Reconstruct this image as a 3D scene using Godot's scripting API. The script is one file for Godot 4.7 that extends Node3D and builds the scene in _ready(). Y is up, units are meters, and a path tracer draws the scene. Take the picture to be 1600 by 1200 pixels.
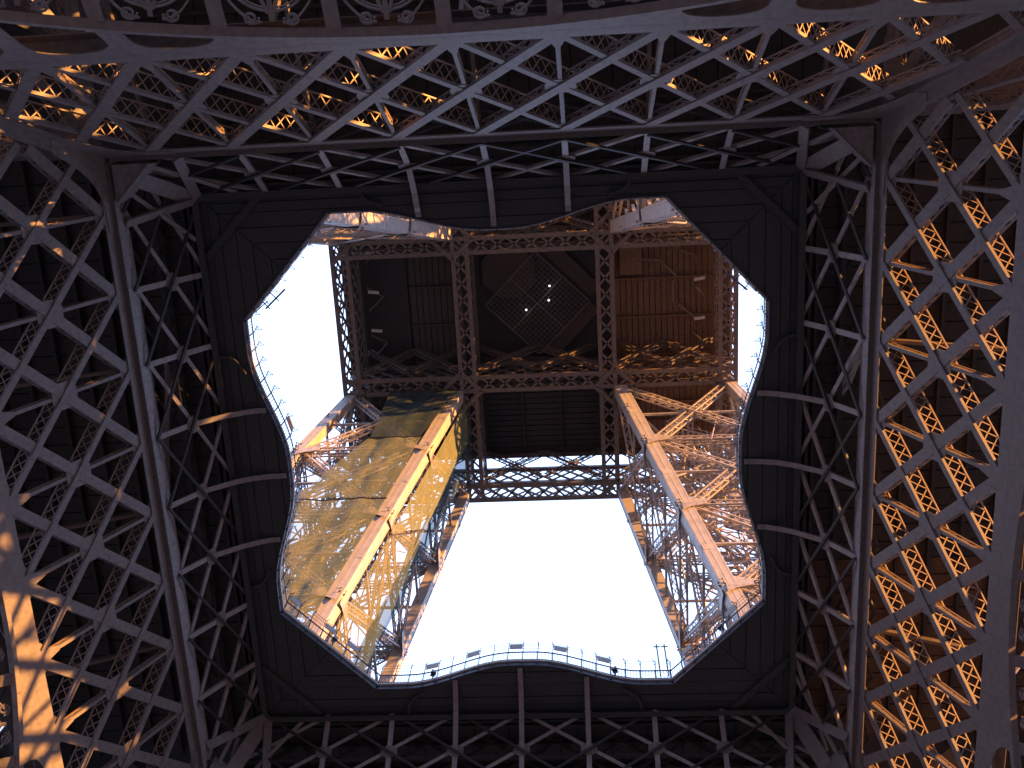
extends Node3D
# An iron lattice tower seen from the ground between its feet, looking up through the opening of the first floor.
# Sides: 0 = +Z (top of the picture), 1 = +X (right), 2 = -Z (bottom), 3 = -X (left).

const HT := 60.83      # inner girder, upper chord
const RT := 21.08      # its distance from the tower's axis
const SL := 0.4        # how far a lower leg leans per metre
const BAY := 4.5
const HD := 66.5       # underside of the first floor
const RD := 18.1       # outer edge of the gallery round the opening
const H2 := 110.0      # underside of the second floor girders
const A2 := 8.0
const B2 := 20.5
const SI := 0.2236     # lean of a pillar's inner edge
const SO := 0.33
const HP := 116.0      # underside of the second floor

var M := {}
var rng := RandomNumberGenerator.new()
var names := {}
var origin := Vector3.ZERO

# ------------------------------------------------------------------ mesh helpers
class B extends RefCounted:
	var v := PackedVector3Array()
	var n := PackedVector3Array()
	func tri(a: Vector3, b: Vector3, c: Vector3, o: Vector3) -> void:
		var nn := (b - a).cross(c - a)
		if nn.length_squared() < 1e-14: return
		nn = nn.normalized()
		if nn.dot(o) < 0.0:
			nn = -nn
			v.append(a); v.append(b); v.append(c)
		else:
			v.append(a); v.append(c); v.append(b)
		n.append(nn); n.append(nn); n.append(nn)
	func quad(a: Vector3, b: Vector3, c: Vector3, d: Vector3, o: Vector3) -> void:
		tri(a, b, c, o); tri(a, c, d, o)
	# a bar from p to q, w wide across its face, d deep along the face's direction f
	func bar(p: Vector3, q: Vector3, w: float, d: float, f: Vector3, w2 := -1.0, d2 := -1.0) -> void:
		var z := q - p
		if z.length() < 0.001: return
		z = z.normalized()
		var s := z.cross(f)
		if s.length() < 0.001: s = z.cross(Vector3(0.3, 0.9, 0.2))
		s = s.normalized()
		var t := s.cross(z).normalized()
		if w2 < 0.0: w2 = w
		if d2 < 0.0: d2 = d
		var a := [p - s * w / 2 - t * d / 2, p + s * w / 2 - t * d / 2, p + s * w / 2 + t * d / 2, p - s * w / 2 + t * d / 2]
		var b := [q - s * w2 / 2 - t * d2 / 2, q + s * w2 / 2 - t * d2 / 2, q + s * w2 / 2 + t * d2 / 2, q - s * w2 / 2 + t * d2 / 2]
		var o := [-t, s, t, -s]
		for i in 4:
			var j := (i + 1) % 4
			quad(a[i], a[j], b[j], b[i], o[i])
		quad(a[0], a[1], a[2], a[3], -z)
		quad(b[0], b[1], b[2], b[3], z)
	# a flat plate: outline in (x, y) of the plane at o, thickness th along ez (centred)
	func plate(pts: PackedVector2Array, o: Vector3, ex: Vector3, ey: Vector3, th: float) -> void:
		var ez := ex.cross(ey).normalized()
		var ix := Geometry2D.triangulate_polygon(pts)
		if ix.is_empty(): return
		var P := PackedVector3Array()
		for p in pts: P.append(o + ex * p.x + ey * p.y)
		var h := ez * th / 2
		for i in range(0, ix.size(), 3):
			tri(P[ix[i]] + h, P[ix[i + 1]] + h, P[ix[i + 2]] + h, ez)
			tri(P[ix[i]] - h, P[ix[i + 1]] - h, P[ix[i + 2]] - h, -ez)
		var ccw := not Geometry2D.is_polygon_clockwise(pts)
		for i in pts.size():
			var j := (i + 1) % pts.size()
			var e := P[j] - P[i]
			var out := e.cross(ez) if ccw else ez.cross(e)
			quad(P[i] - h, P[j] - h, P[j] + h, P[i] + h, out)
	# a bar bent along a line of points
	func path(pts: Array, w: float, d: float, f: Vector3) -> void:
		for i in pts.size() - 1:
			var e: Vector3 = (pts[i + 1] - pts[i]).normalized() * 0.02
			bar(pts[i] - e, pts[i + 1] + e, w, d, f)
	# crossed lacing between two parallel edges p-q and r-s
	func lacing(p: Vector3, q: Vector3, r: Vector3, s: Vector3, pitch: float, w: float, both := true) -> void:
		var k := maxi(1, int(round((q - p).length() / pitch)))
		var f := (q - p).cross(r - p).normalized()
		for i in k:
			var t0 := float(i) / k
			var t1 := float(i + 1) / k
			if both or i % 2 == 0: bar(p.lerp(q, t0), r.lerp(s, t1), w, 0.022, f)
			if both or i % 2 == 1: bar(r.lerp(s, t0), p.lerp(q, t1), w, 0.022, f)
	func mesh(m: Material) -> ArrayMesh:
		var a := []
		a.resize(Mesh.ARRAY_MAX)
		a[Mesh.ARRAY_VERTEX] = v
		a[Mesh.ARRAY_NORMAL] = n
		var am := ArrayMesh.new()
		if v.size() > 0:
			am.add_surface_from_arrays(Mesh.PRIMITIVE_TRIANGLES, a)
			am.surface_set_material(0, m)
		return am

func numbered(called: String) -> String:
	var k: int = names.get(called, 0)
	names[called] = k + 1
	return called if k == 0 else "%s_%03d" % [called, k]

func thing(called: String, label: String, category: String, at: Vector3, group := "") -> Node3D:
	var o := Node3D.new()
	o.name = numbered(called)
	add_child(o)
	o.position = at
	o.set_meta("label", label)
	o.set_meta("category", category)
	if group != "": o.set_meta("group", group)
	origin = at
	return o

# commits a mesh built in the tower's own coordinates under its thing
func part(called: String, b: B, m: Material, under: Node3D, stuff := false) -> MeshInstance3D:
	var o := MeshInstance3D.new()
	o.name = called
	if b.v.size() == 0: return o
	o.mesh = b.mesh(m)
	under.add_child(o, true)
	if not (under is MeshInstance3D): o.position = -origin
	if stuff: o.set_meta("kind", "stuff")
	return o

func lone(called: String, b: B, m: Material, label: String, category: String, group := "") -> MeshInstance3D:
	var o := MeshInstance3D.new()
	o.name = numbered(called)
	o.mesh = b.mesh(m)
	add_child(o)
	o.set_meta("label", label)
	o.set_meta("category", category)
	if group != "": o.set_meta("group", group)
	return o

# ------------------------------------------------------------------ the four sides
const OUT := [Vector3(0, 0, 1), Vector3(1, 0, 0), Vector3(0, 0, -1), Vector3(-1, 0, 0)]
const ALONG := [Vector3(1, 0, 0), Vector3(0, 0, 1), Vector3(1, 0, 0), Vector3(0, 0, 1)]
const WHERE := ["across the top of the picture", "along the right of the picture", "across the bottom of the picture", "along the left of the picture"]
const HB := [49.3, 51.7, 51.0, 51.7]

func P(k: int, u: float, y: float, r: float) -> Vector3:
	return OUT[k] * r + ALONG[k] * u + Vector3(0, y, 0)

func rr(y: float) -> float:      # distance of the leaning inner plane from the axis at height y
	return RT + SL * (HT - y)

const WAVC := [15.3, 14.7, 14.5, 14.5]
const WAVE := [16.75, 16.3, 16.15, 16.25]
func wav(u: float, k: int) -> float:     # edge of the opening: it bulges inwards half way along each side
	return lerpf(WAVC[k], WAVE[k], smoothstep(0.8, 8.2, absf(u)))

func noise_tex(size: int, freq: float, sd: int, ramp: Array, oct := 4) -> NoiseTexture2D:
	var f := FastNoiseLite.new()
	f.seed = sd
	f.frequency = freq
	f.fractal_octaves = oct
	var t := NoiseTexture2D.new()
	t.width = size
	t.height = size
	t.seamless = true
	t.noise = f
	var g := Gradient.new()
	g.offsets = PackedFloat32Array([0.0, 0.45, 1.0])
	g.colors = PackedColorArray(ramp)
	t.color_ramp = g
	return t

func lin(r: float, g: float, b: float) -> Color:
	return Color(r, g, b).linear_to_srgb()

func mat(c: Color, rough: float, tex: Texture2D = null, scale := 0.35, metal := 0.0) -> StandardMaterial3D:
	var m := StandardMaterial3D.new()
	m.albedo_color = c
	m.roughness = rough
	m.metallic = metal
	if tex:
		m.albedo_texture = tex
		m.uv1_triplanar = true
		m.uv1_world_triplanar = true
		m.uv1_scale = Vector3.ONE * scale
	return m

func materials() -> void:
	var grime := noise_tex(512, 0.012, 3, [Color(0.74, 0.73, 0.73), Color(0.92, 0.91, 0.9), Color(1, 1, 1)], 6)
	var streak := noise_tex(512, 0.03, 9, [Color(0.74, 0.73, 0.72), Color(0.9, 0.9, 0.9), Color(1, 1, 1)], 6)
	M.iron = mat(lin(0.245, 0.224, 0.232), 0.55, grime, 0.3)
	M.iron2 = mat(lin(0.46, 0.425, 0.41), 0.5, grime, 0.22)
	M.column = mat(lin(0.50, 0.47, 0.455), 0.5, noise_tex(512, 0.012, 21, [Color(0.86, 0.85, 0.84), Color(0.96, 0.96, 0.95), Color(1, 1, 1)], 6), 0.15)
	M.lace = mat(lin(0.27, 0.19, 0.145), 0.5)  # browner than the iron, to deepen the orange of sunlit lacing
	M.iron3 = mat(lin(0.20, 0.16, 0.14), 0.5, grime, 0.25)
	M.web = mat(lin(0.37, 0.35, 0.37), 0.5, grime, 0.35)  # paler than the iron: sky light from the opening is in the colour
	M.flange = mat(lin(0.12, 0.108, 0.11), 0.6, grime, 0.35)  # darker than the iron: shade under the chord is in the colour
	M.plank3 = mat(lin(0.15, 0.09, 0.06), 0.75, streak, 0.2)
	M.picket = mat(lin(0.5, 0.56, 0.68), 0.4)  # pale blue: glare of the sky behind is painted into the pickets
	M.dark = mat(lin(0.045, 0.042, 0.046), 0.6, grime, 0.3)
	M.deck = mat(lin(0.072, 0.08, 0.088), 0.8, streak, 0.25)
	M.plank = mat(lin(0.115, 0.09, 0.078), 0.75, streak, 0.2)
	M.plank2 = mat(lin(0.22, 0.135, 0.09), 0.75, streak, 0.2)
	M.pale = mat(lin(0.62, 0.62, 0.62), 0.45, grime, 0.4)
	M.grey = mat(lin(0.20, 0.21, 0.24), 0.5)
	M.rail = mat(lin(0.045, 0.055, 0.085), 0.4)
	M.mesh = mat(lin(0.09, 0.08, 0.075), 0.6)
	M.ground = mat(lin(0.085, 0.08, 0.08), 0.95, streak, 0.05)
	M.sign = mat(lin(0.42, 0.41, 0.42), 0.6)
	M.orange = mat(lin(0.6, 0.2, 0.08), 0.6)
	M.glass = mat(Color(0.75, 0.86, 1.0, 0.22), 0.05)
	M.glass.transparency = BaseMaterial3D.TRANSPARENCY_ALPHA
	M.bulb = mat(Color(1, 1, 0.95), 0.5)
	M.bulb.emission_enabled = true
	M.bulb.emission = Color(1, 0.97, 0.9)
	M.bulb.emission_energy_multiplier = 1.0

func net_mat(c: Color, a: float, sd: int) -> StandardMaterial3D:
	# woven scaffold net: threads with open meshes between them
	var n := 512
	var im := Image.create_empty(n, n, false, Image.FORMAT_RGBA8)
	var r := RandomNumberGenerator.new()
	r.seed = sd
	var cols := PackedFloat32Array()
	for i in 64: cols.append(r.randf_range(0.82, 1.0))
	for y in n:
		for x in n:
			var th := maxf(0.5 + 0.5 * cos(x * TAU / 4.0), 0.5 + 0.5 * cos(y * TAU / 4.0))
			var al := clampf(a * (0.62 + 0.5 * th), 0.0, 1.0)
			var w: float = cols[int(x / 4.0) % 64] * cols[int(y / 4.0 + 17) % 64]
			im.set_pixel(x, y, Color(w, w, w, al))
	var m := StandardMaterial3D.new()
	m.albedo_color = c
	m.albedo_texture = ImageTexture.create_from_image(im)
	m.transparency = BaseMaterial3D.TRANSPARENCY_ALPHA
	m.roughness = 0.9
	m.cull_mode = BaseMaterial3D.CULL_DISABLED
	m.backlight_enabled = true
	m.backlight = c * 0.6
	return m

# ------------------------------------------------------------------ main
func _ready() -> void:
	rng.seed = 77
	var cam := Camera3D.new()
	cam.fov = 39.113
	cam.near = 0.1
	cam.far = 3000.0
	cam.position = Vector3(5.085, 1.6, 24.713)
	cam.rotation = Vector3(1.274788, 0.238848, 0.192754)
	add_child(cam)
	cam.current = true

	var env := Environment.new()
	env.background_mode = Environment.BG_SKY
	var sky := Sky.new()
	var sm := ProceduralSkyMaterial.new()
	sm.sky_top_color = Color(0.68, 0.77, 0.94)
	sm.sky_horizon_color = Color(0.40, 0.465, 0.62)
	sm.sky_curve = 0.3
	sm.ground_bottom_color = Color(0.12, 0.11, 0.11)
	sm.ground_horizon_color = Color(0.2, 0.19, 0.19)
	sm.energy_multiplier = 0.88
	sky.sky_material = sm
	env.sky = sky
	env.tonemap_mode = Environment.TONE_MAPPER_LINEAR
	env.tonemap_exposure = 3.7
	env.sdfgi_enabled = true
	env.ssao_enabled = true
	env.ssil_enabled = true
	var we := WorldEnvironment.new()
	we.environment = env
	add_child(we)

	var sun := DirectionalLight3D.new()
	sun.light_color = Color(1.0, 0.675, 0.335)
	sun.light_energy = 1.6
	sun.light_angular_distance = 0.5
	sun.shadow_enabled = true
	add_child(sun)
	var to_sun := Vector3(0.94, 0.135, 0.32).normalized()
	sun.look_at_from_position(to_sun * 200.0, Vector3.ZERO)

	materials()
	ground()
	for k in [3, 1, 0, 2]: inner_girder(k)
	for k in [3, 1, 0, 2]: bracket_truss(k)
	for k in [0, 1, 3]: arch(k)
	lower_legs()
	first_floor()
	pavilions()
	facade_girders()
	second_floor()
	pillars()
	nets()
	railings()
	small_things()

func ground() -> void:
	var b := B.new()
	b.bar(Vector3(-700, -0.25, 0), Vector3(700, -0.25, 0), 1400, 0.5, Vector3.UP)
	var o := MeshInstance3D.new()
	o.name = "ground"
	o.mesh = b.mesh(M.ground)
	add_child(o)
	o.set_meta("kind", "structure")
	o.set_meta("label", "dark paved square under the tower")

# a box beam: near flange in the plane, far flange behind, lacing on both sides
func box_beam(called: String, p: Vector3, q: Vector3, w: float, d: float, inner: Vector3, under: Node3D, pitch := 0.62, m: Material = null, lace_w := 0.075, sun_tint := true) -> void:
	if m == null: m = M.iron
	var z := (q - p).normalized()
	var s := z.cross(inner).normalized()
	var t := inner.normalized()
	var b := B.new()
	b.bar(p, q, w, 0.05, t)
	for e in [-1.0, 1.0]: b.bar(p + s * e * (w / 2 - 0.03) - t * 0.085, q + s * e * (w / 2 - 0.03) - t * 0.085, 0.05, 0.12, t)
	var o = part(called, b, m, under)
	var l := B.new()
	for e in [-1.0, 1.0]:
		if sun_tint and (s * e).y > 0.0: continue      # channel section: laced on its underside only
		var x: Vector3 = s * e * (w / 2 - 0.015)
		l.bar(p + x - t * (d - 0.06), q + x - t * (d - 0.06), 0.06, 0.08, t)
		l.lacing(p + x - t * 0.1, q + x - t * 0.1, p + x - t * (d - 0.1), q + x - t * (d - 0.1), pitch, lace_w, true)
	part("lacing", l, M.lace if sun_tint else M.iron, o, true)  # sunlit orange is put into the browner lacing colour

func octo(b: B, o: Vector3, ex: Vector3, ey: Vector3, rx: float, ry: float, th: float) -> void:
	var pts := PackedVector2Array()
	for i in 8:
		var a := TAU * (i + 0.5) / 8
		pts.append(Vector2(cos(a) * rx, sin(a) * ry))
	b.plate(pts, o, ex, ey, th)

func inner_girder(k: int) -> void:
	var hb: float = HB[k]
	var o: Vector3 = OUT[k]
	var al: Vector3 = ALONG[k]
	var inner := -(o + Vector3(0, SL, 0)).normalized()
	var down := (o * SL + Vector3(0, -1, 0)).normalized()
	var words := ["iron lattice girder with faint orange glints, ", "iron lattice girder with rows of sunlit orange lacing, ", "dark iron lattice girder beneath the opening, ", "iron lattice girder with patches of orange sun, "]
	var t := thing("lattice_girder", words[k] + WHERE[k], "girder", o * rr(hb) + Vector3(0, hb, 0), "inner girders between the legs")
	var off := -0.15
	# upper chord: inclined plate, bottom flange, tall inner web
	var b := B.new()
	var ext := RT - 0.4
	b.bar(P(k, -ext, HT - 0.25, rr(HT - 0.25)), P(k, ext, HT - 0.25, rr(HT - 0.25)), 0.5, 0.06, inner)
	part("upper_chord", b, M.iron, t)
	b = B.new()
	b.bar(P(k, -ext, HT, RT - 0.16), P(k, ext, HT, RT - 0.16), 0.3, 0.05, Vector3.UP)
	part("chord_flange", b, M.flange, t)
	b = B.new()
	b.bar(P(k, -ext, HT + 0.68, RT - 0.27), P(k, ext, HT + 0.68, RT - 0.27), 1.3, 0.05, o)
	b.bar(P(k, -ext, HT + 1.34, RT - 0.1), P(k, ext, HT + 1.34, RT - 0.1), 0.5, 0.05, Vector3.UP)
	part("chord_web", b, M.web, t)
	b = B.new()
	var u := -ext
	while u < ext:
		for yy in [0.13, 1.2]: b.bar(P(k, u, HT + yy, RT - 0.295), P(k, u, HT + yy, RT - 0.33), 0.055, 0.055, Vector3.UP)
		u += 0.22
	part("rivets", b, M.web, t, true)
	for j in range(-4, 5):   # splice plates on the web
		b = B.new()
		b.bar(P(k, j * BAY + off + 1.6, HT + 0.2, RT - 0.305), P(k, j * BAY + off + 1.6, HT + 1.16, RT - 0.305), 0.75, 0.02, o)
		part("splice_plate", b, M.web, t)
	# lower chord
	b = B.new()
	var L := rr(hb) - 0.5
	b.bar(P(k, -L, hb - 0.35, rr(hb - 0.35)), P(k, L, hb - 0.35, rr(hb - 0.35)), 0.7, 0.07, inner)
	b.bar(P(k, -L, hb - 0.35, rr(hb - 0.35) + 1.0), P(k, L, hb - 0.35, rr(hb - 0.35) + 1.0), 0.7, 0.05, inner)
	b.bar(P(k, -L, hb - 0.1, rr(hb - 0.1) + 0.5), P(k, L, hb - 0.1, rr(hb - 0.1) + 0.5), 1.0, 0.05, Vector3.UP)
	part("lower_chord", b, M.iron, t)
	# the lattice
	var y1 := HT - 0.35
	var y0 := hb - 0.2
	for j in range(-8, 9):
		for sg in [-1, 1]:
			var ua := j * BAY + off
			var ub: float = ua + sg * 2.0 * BAY
			var p := Vector2(ua, y1)
			var q := Vector2(ub, y0)
			# cut where the leaning edge of the leg stands in the way
			var ok := true
			for it in 2:
				var lim1 := rr(p.y) - 0.9
				var lim0 := rr(q.y) - 0.9
				if absf(p.x) > lim1 and absf(q.x) > lim0: ok = false; break
				if absf(q.x) > lim0 or absf(p.x) > lim1:
					var lo := 0.0
					var hi := 1.0
					for s in 24:
						var mid := (lo + hi) / 2
						var m := p.lerp(q, mid)
						var inside := absf(m.x) < rr(m.y) - 0.9
						if absf(q.x) > lim0:
							if inside: lo = mid
							else: hi = mid
						else:
							if inside: hi = mid
							else: lo = mid
					if absf(q.x) > lim0: q = p.lerp(q, lo)
					else: p = p.lerp(q, hi)
			if not ok or p.distance_to(q) < 2.0: continue
			# one family is slim and deep with open lacing, the other broad and shallow
			var slim: bool = sg == -1
			var back: float = 0.0 if slim == (k == 1 or k == 3) else 0.07
			box_beam("lattice_bar", P(k, p.x, p.y, rr(p.y)) - inner * back, P(k, q.x, q.y, rr(q.y)) - inner * back, 0.36 if slim else 0.58, 1.0 if slim else 0.5, inner, t, 0.66 if slim else 0.9, M.iron, 0.06, slim)
	for j in range(-5, 6):
		var uu := j * BAY + off
		if absf(uu) > rr(y0) - 1.5: continue
		var yt := y1
		if absf(uu) > rr(y1) - 1.2: continue
		var pm := P(k, uu, (y0 + y1) / 2, rr((y0 + y1) / 2))
		box_beam("post", P(k, uu, yt, rr(yt)) - inner * 0.14, pm - inner * 0.14, 0.2, 0.38, inner, t, 0.9, M.iron, 0.05)
		box_beam("post", pm - inner * 0.14, P(k, uu, y0, rr(y0)) - inner * 0.14, 0.2, 0.38, inner, t, 0.9, M.iron, 0.05)
		# gussets: at the crossing, and fanning out at both chords
		b = B.new()
		b.plate(PackedVector2Array([Vector2(-0.75, 0.3), Vector2(-0.3, 0.85), Vector2(0.3, 0.85), Vector2(0.75, 0.3), Vector2(0.75, -0.3), Vector2(0.3, -0.85), Vector2(-0.3, -0.85), Vector2(-0.75, -0.3)]), pm - inner * 0.1, al, down, 0.03)
		part("gusset", b, M.iron, t)
		b = B.new()
		b.plate(PackedVector2Array([Vector2(-1.1, 0.0), Vector2(1.1, 0.0), Vector2(0.9, -0.35), Vector2(0.35, -0.75), Vector2(0.13, -1.5), Vector2(-0.13, -1.5), Vector2(-0.35, -0.75), Vector2(-0.9, -0.35)]), P(k, uu, y0, rr(y0)) - inner * 0.11, al, down, 0.03)
		part("gusset", b, M.iron, t)
		b = B.new()
		b.plate(PackedVector2Array([Vector2(-0.9, 0.0), Vector2(0.9, 0.0), Vector2(0.35, 0.7), Vector2(-0.35, 0.7)]), P(k, uu, y1, rr(y1)) - inner * 0.11, al, down, 0.03)
		part("gusset", b, M.iron, t)

# brackets and cross bracing that climb from the upper chord to the gallery round the opening
func bracket_truss(k: int) -> void:
	var o: Vector3 = OUT[k]
	var words := ["grey iron brackets and cross bracing under the gallery, ", "iron brackets with pale bundled pipes behind their bracing, ", "dim iron brackets and bracing under the far gallery, ", "iron brackets, bracing and downpipes under the gallery, "]
	var t := thing("bracket_truss", words[k] + WHERE[k], "bracket truss", o * RT + Vector3(0, HT, 0), "bracket trusses under the gallery")
	var off := -0.15
	var yw := HT + 1.2
	var rw := RT - 0.32
	var inner := -(o * (HD - yw) + Vector3(0, rw - RD, 0)).normalized()
	var b: B
	var mid := func(uu: float) -> Vector3: return P(k, uu, (yw + HD) / 2 - 0.25, (rw + RD) / 2)
	for j in range(-4, 5):
		var uu := j * BAY + off
		if absf(uu) > RD - 1.0: continue
		var e := RD - 0.4
		var inr := absf(j) <= 1
		if inr: e = wav(uu, k) + 0.15
		var pts := [P(k, uu, yw - 0.4, rw), mid.call(uu)]
		if inr:
			pts.append(P(k, uu, HD - 1.0, RD - 0.35))
			pts.append(P(k, uu, HD - 0.45, RD - 1.3))
			pts.append(P(k, uu, HD - 0.18, (RD - 1.3 + e) / 2))
			pts.append(P(k, uu, HD - 0.1, e))
		else:
			pts.append(P(k, uu, HD - 0.25, RD - 0.1))
		b = B.new()
		var sd: Vector3 = ALONG[k]
		b.path(pts, 0.34, 0.05, inner)
		for i in pts.size() - 1:
			b.bar(pts[i] - inner * 0.2, pts[i + 1] - inner * 0.2, 0.05, 0.36, inner)
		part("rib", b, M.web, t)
		b = B.new()
		b.plate(PackedVector2Array([Vector2(-0.55, 0.2), Vector2(-0.2, 0.42), Vector2(0.2, 0.42), Vector2(0.55, 0.2), Vector2(0.55, -0.2), Vector2(0.2, -0.42), Vector2(-0.2, -0.42), Vector2(-0.55, -0.2)]), mid.call(uu) + inner * 0.04, sd, inner.cross(sd).normalized(), 0.03)
		part("gusset", b, M.iron, t)
	# X bracing: broad pale bars on one diagonal, thin dark rods laid over them on the other, mirrored about the middle
	for j in range(-6, 7):
		for sg in [-1, 1]:
			for layer in 2:
				var u0 := j * BAY + off
				var u2: float = u0 + sg * 2.0 * BAY
				var p := P(k, u0, yw, rw)
				var q := P(k, u2, HD - 0.1, RD)
				var ta := 0.0
				var tb := 1.0
				if absf(u0) > rw - 0.6:
					if absf(u2) > RD - 0.8 : continue
					if u0 * u2 < 0.0: continue
					ta = clampf((absf(u0) - (rw - 0.9)) / maxf(absf(u0 - u2), 0.1) , 0.0, 0.9) + 0.04
				if absf(u2) > RD - 0.6:
					if absf(u0) > rw - 0.8: continue
					tb = clampf((RD + 1.1 - absf(u0)) / absf(u2 - u0), 0.05, 1.0)
				var pa := p.lerp(q, ta)
				var qa := p.lerp(q, tb)
				var outward: bool = (u0 + u2) * sg < 0.0     # climbs towards the middle
				b = B.new()
				if layer == 0:
					if outward:
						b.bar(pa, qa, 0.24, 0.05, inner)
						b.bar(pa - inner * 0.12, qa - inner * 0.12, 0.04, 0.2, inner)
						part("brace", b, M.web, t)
					else:
						b.bar(pa + inner * 0.12 - Vector3(0, 0.5, 0), qa + inner * 0.12, 0.17, 0.13, inner)
						part("tie_rod", b, M.dark, t)  # near black colour stands in for the shaded side of these rods
				else:
					var back := -inner * 1.9
					b.bar(pa + back, qa + back, 0.2, 0.1, inner)
					part("rear_brace", b, M.dark, t)
	# edge beam at the top
	b = B.new()
	b.bar(P(k, -RD, HD - 0.3, RD + 0.12), P(k, RD, HD - 0.3, RD + 0.12), 0.6, 0.08, o)
	b.bar(P(k, -RD, HD - 0.62, RD - 0.05), P(k, RD, HD - 0.62, RD - 0.05), 0.4, 0.06, Vector3.UP)
	part("edge_beam", b, M.deck, t)
	# laced beam of the floor behind
	var l := B.new()
	l.lacing(P(k, -19, HD - 0.4, RD + 1.9), P(k, 19, HD - 0.4, RD + 1.9), P(k, -19, HD - 2.3, RD + 2.0), P(k, 19, HD - 2.3, RD + 2.0), 1.5, 0.13, false)
	l.bar(P(k, -19, HD - 2.35, RD + 2.0), P(k, 19, HD - 2.35, RD + 2.0), 0.25, 0.12, Vector3.UP)
	part("floor_lacing", l, M.dark, t, true)
	if k == 1 or k == 3:
		for i in 4:
			b = B.new()
			var pts2 := []
			for s in 9:
				var f := s / 8.0
				pts2.append(P(k, (7.6 + i * 0.42 - f * 3.2) if k == 1 else (-2.0 + i * 0.5 + f * 9.0), 63.2 + f * 1.6 + sin(f * 7.0 + i) * 0.22, rw - 0.2 - f * 1.0 + (1.2 if k == 3 else 0.7)))
			b.path(pts2, 0.17, 0.17, Vector3.UP)
			part("pipe", b, M.sign if k == 1 else M.iron, t)

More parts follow.
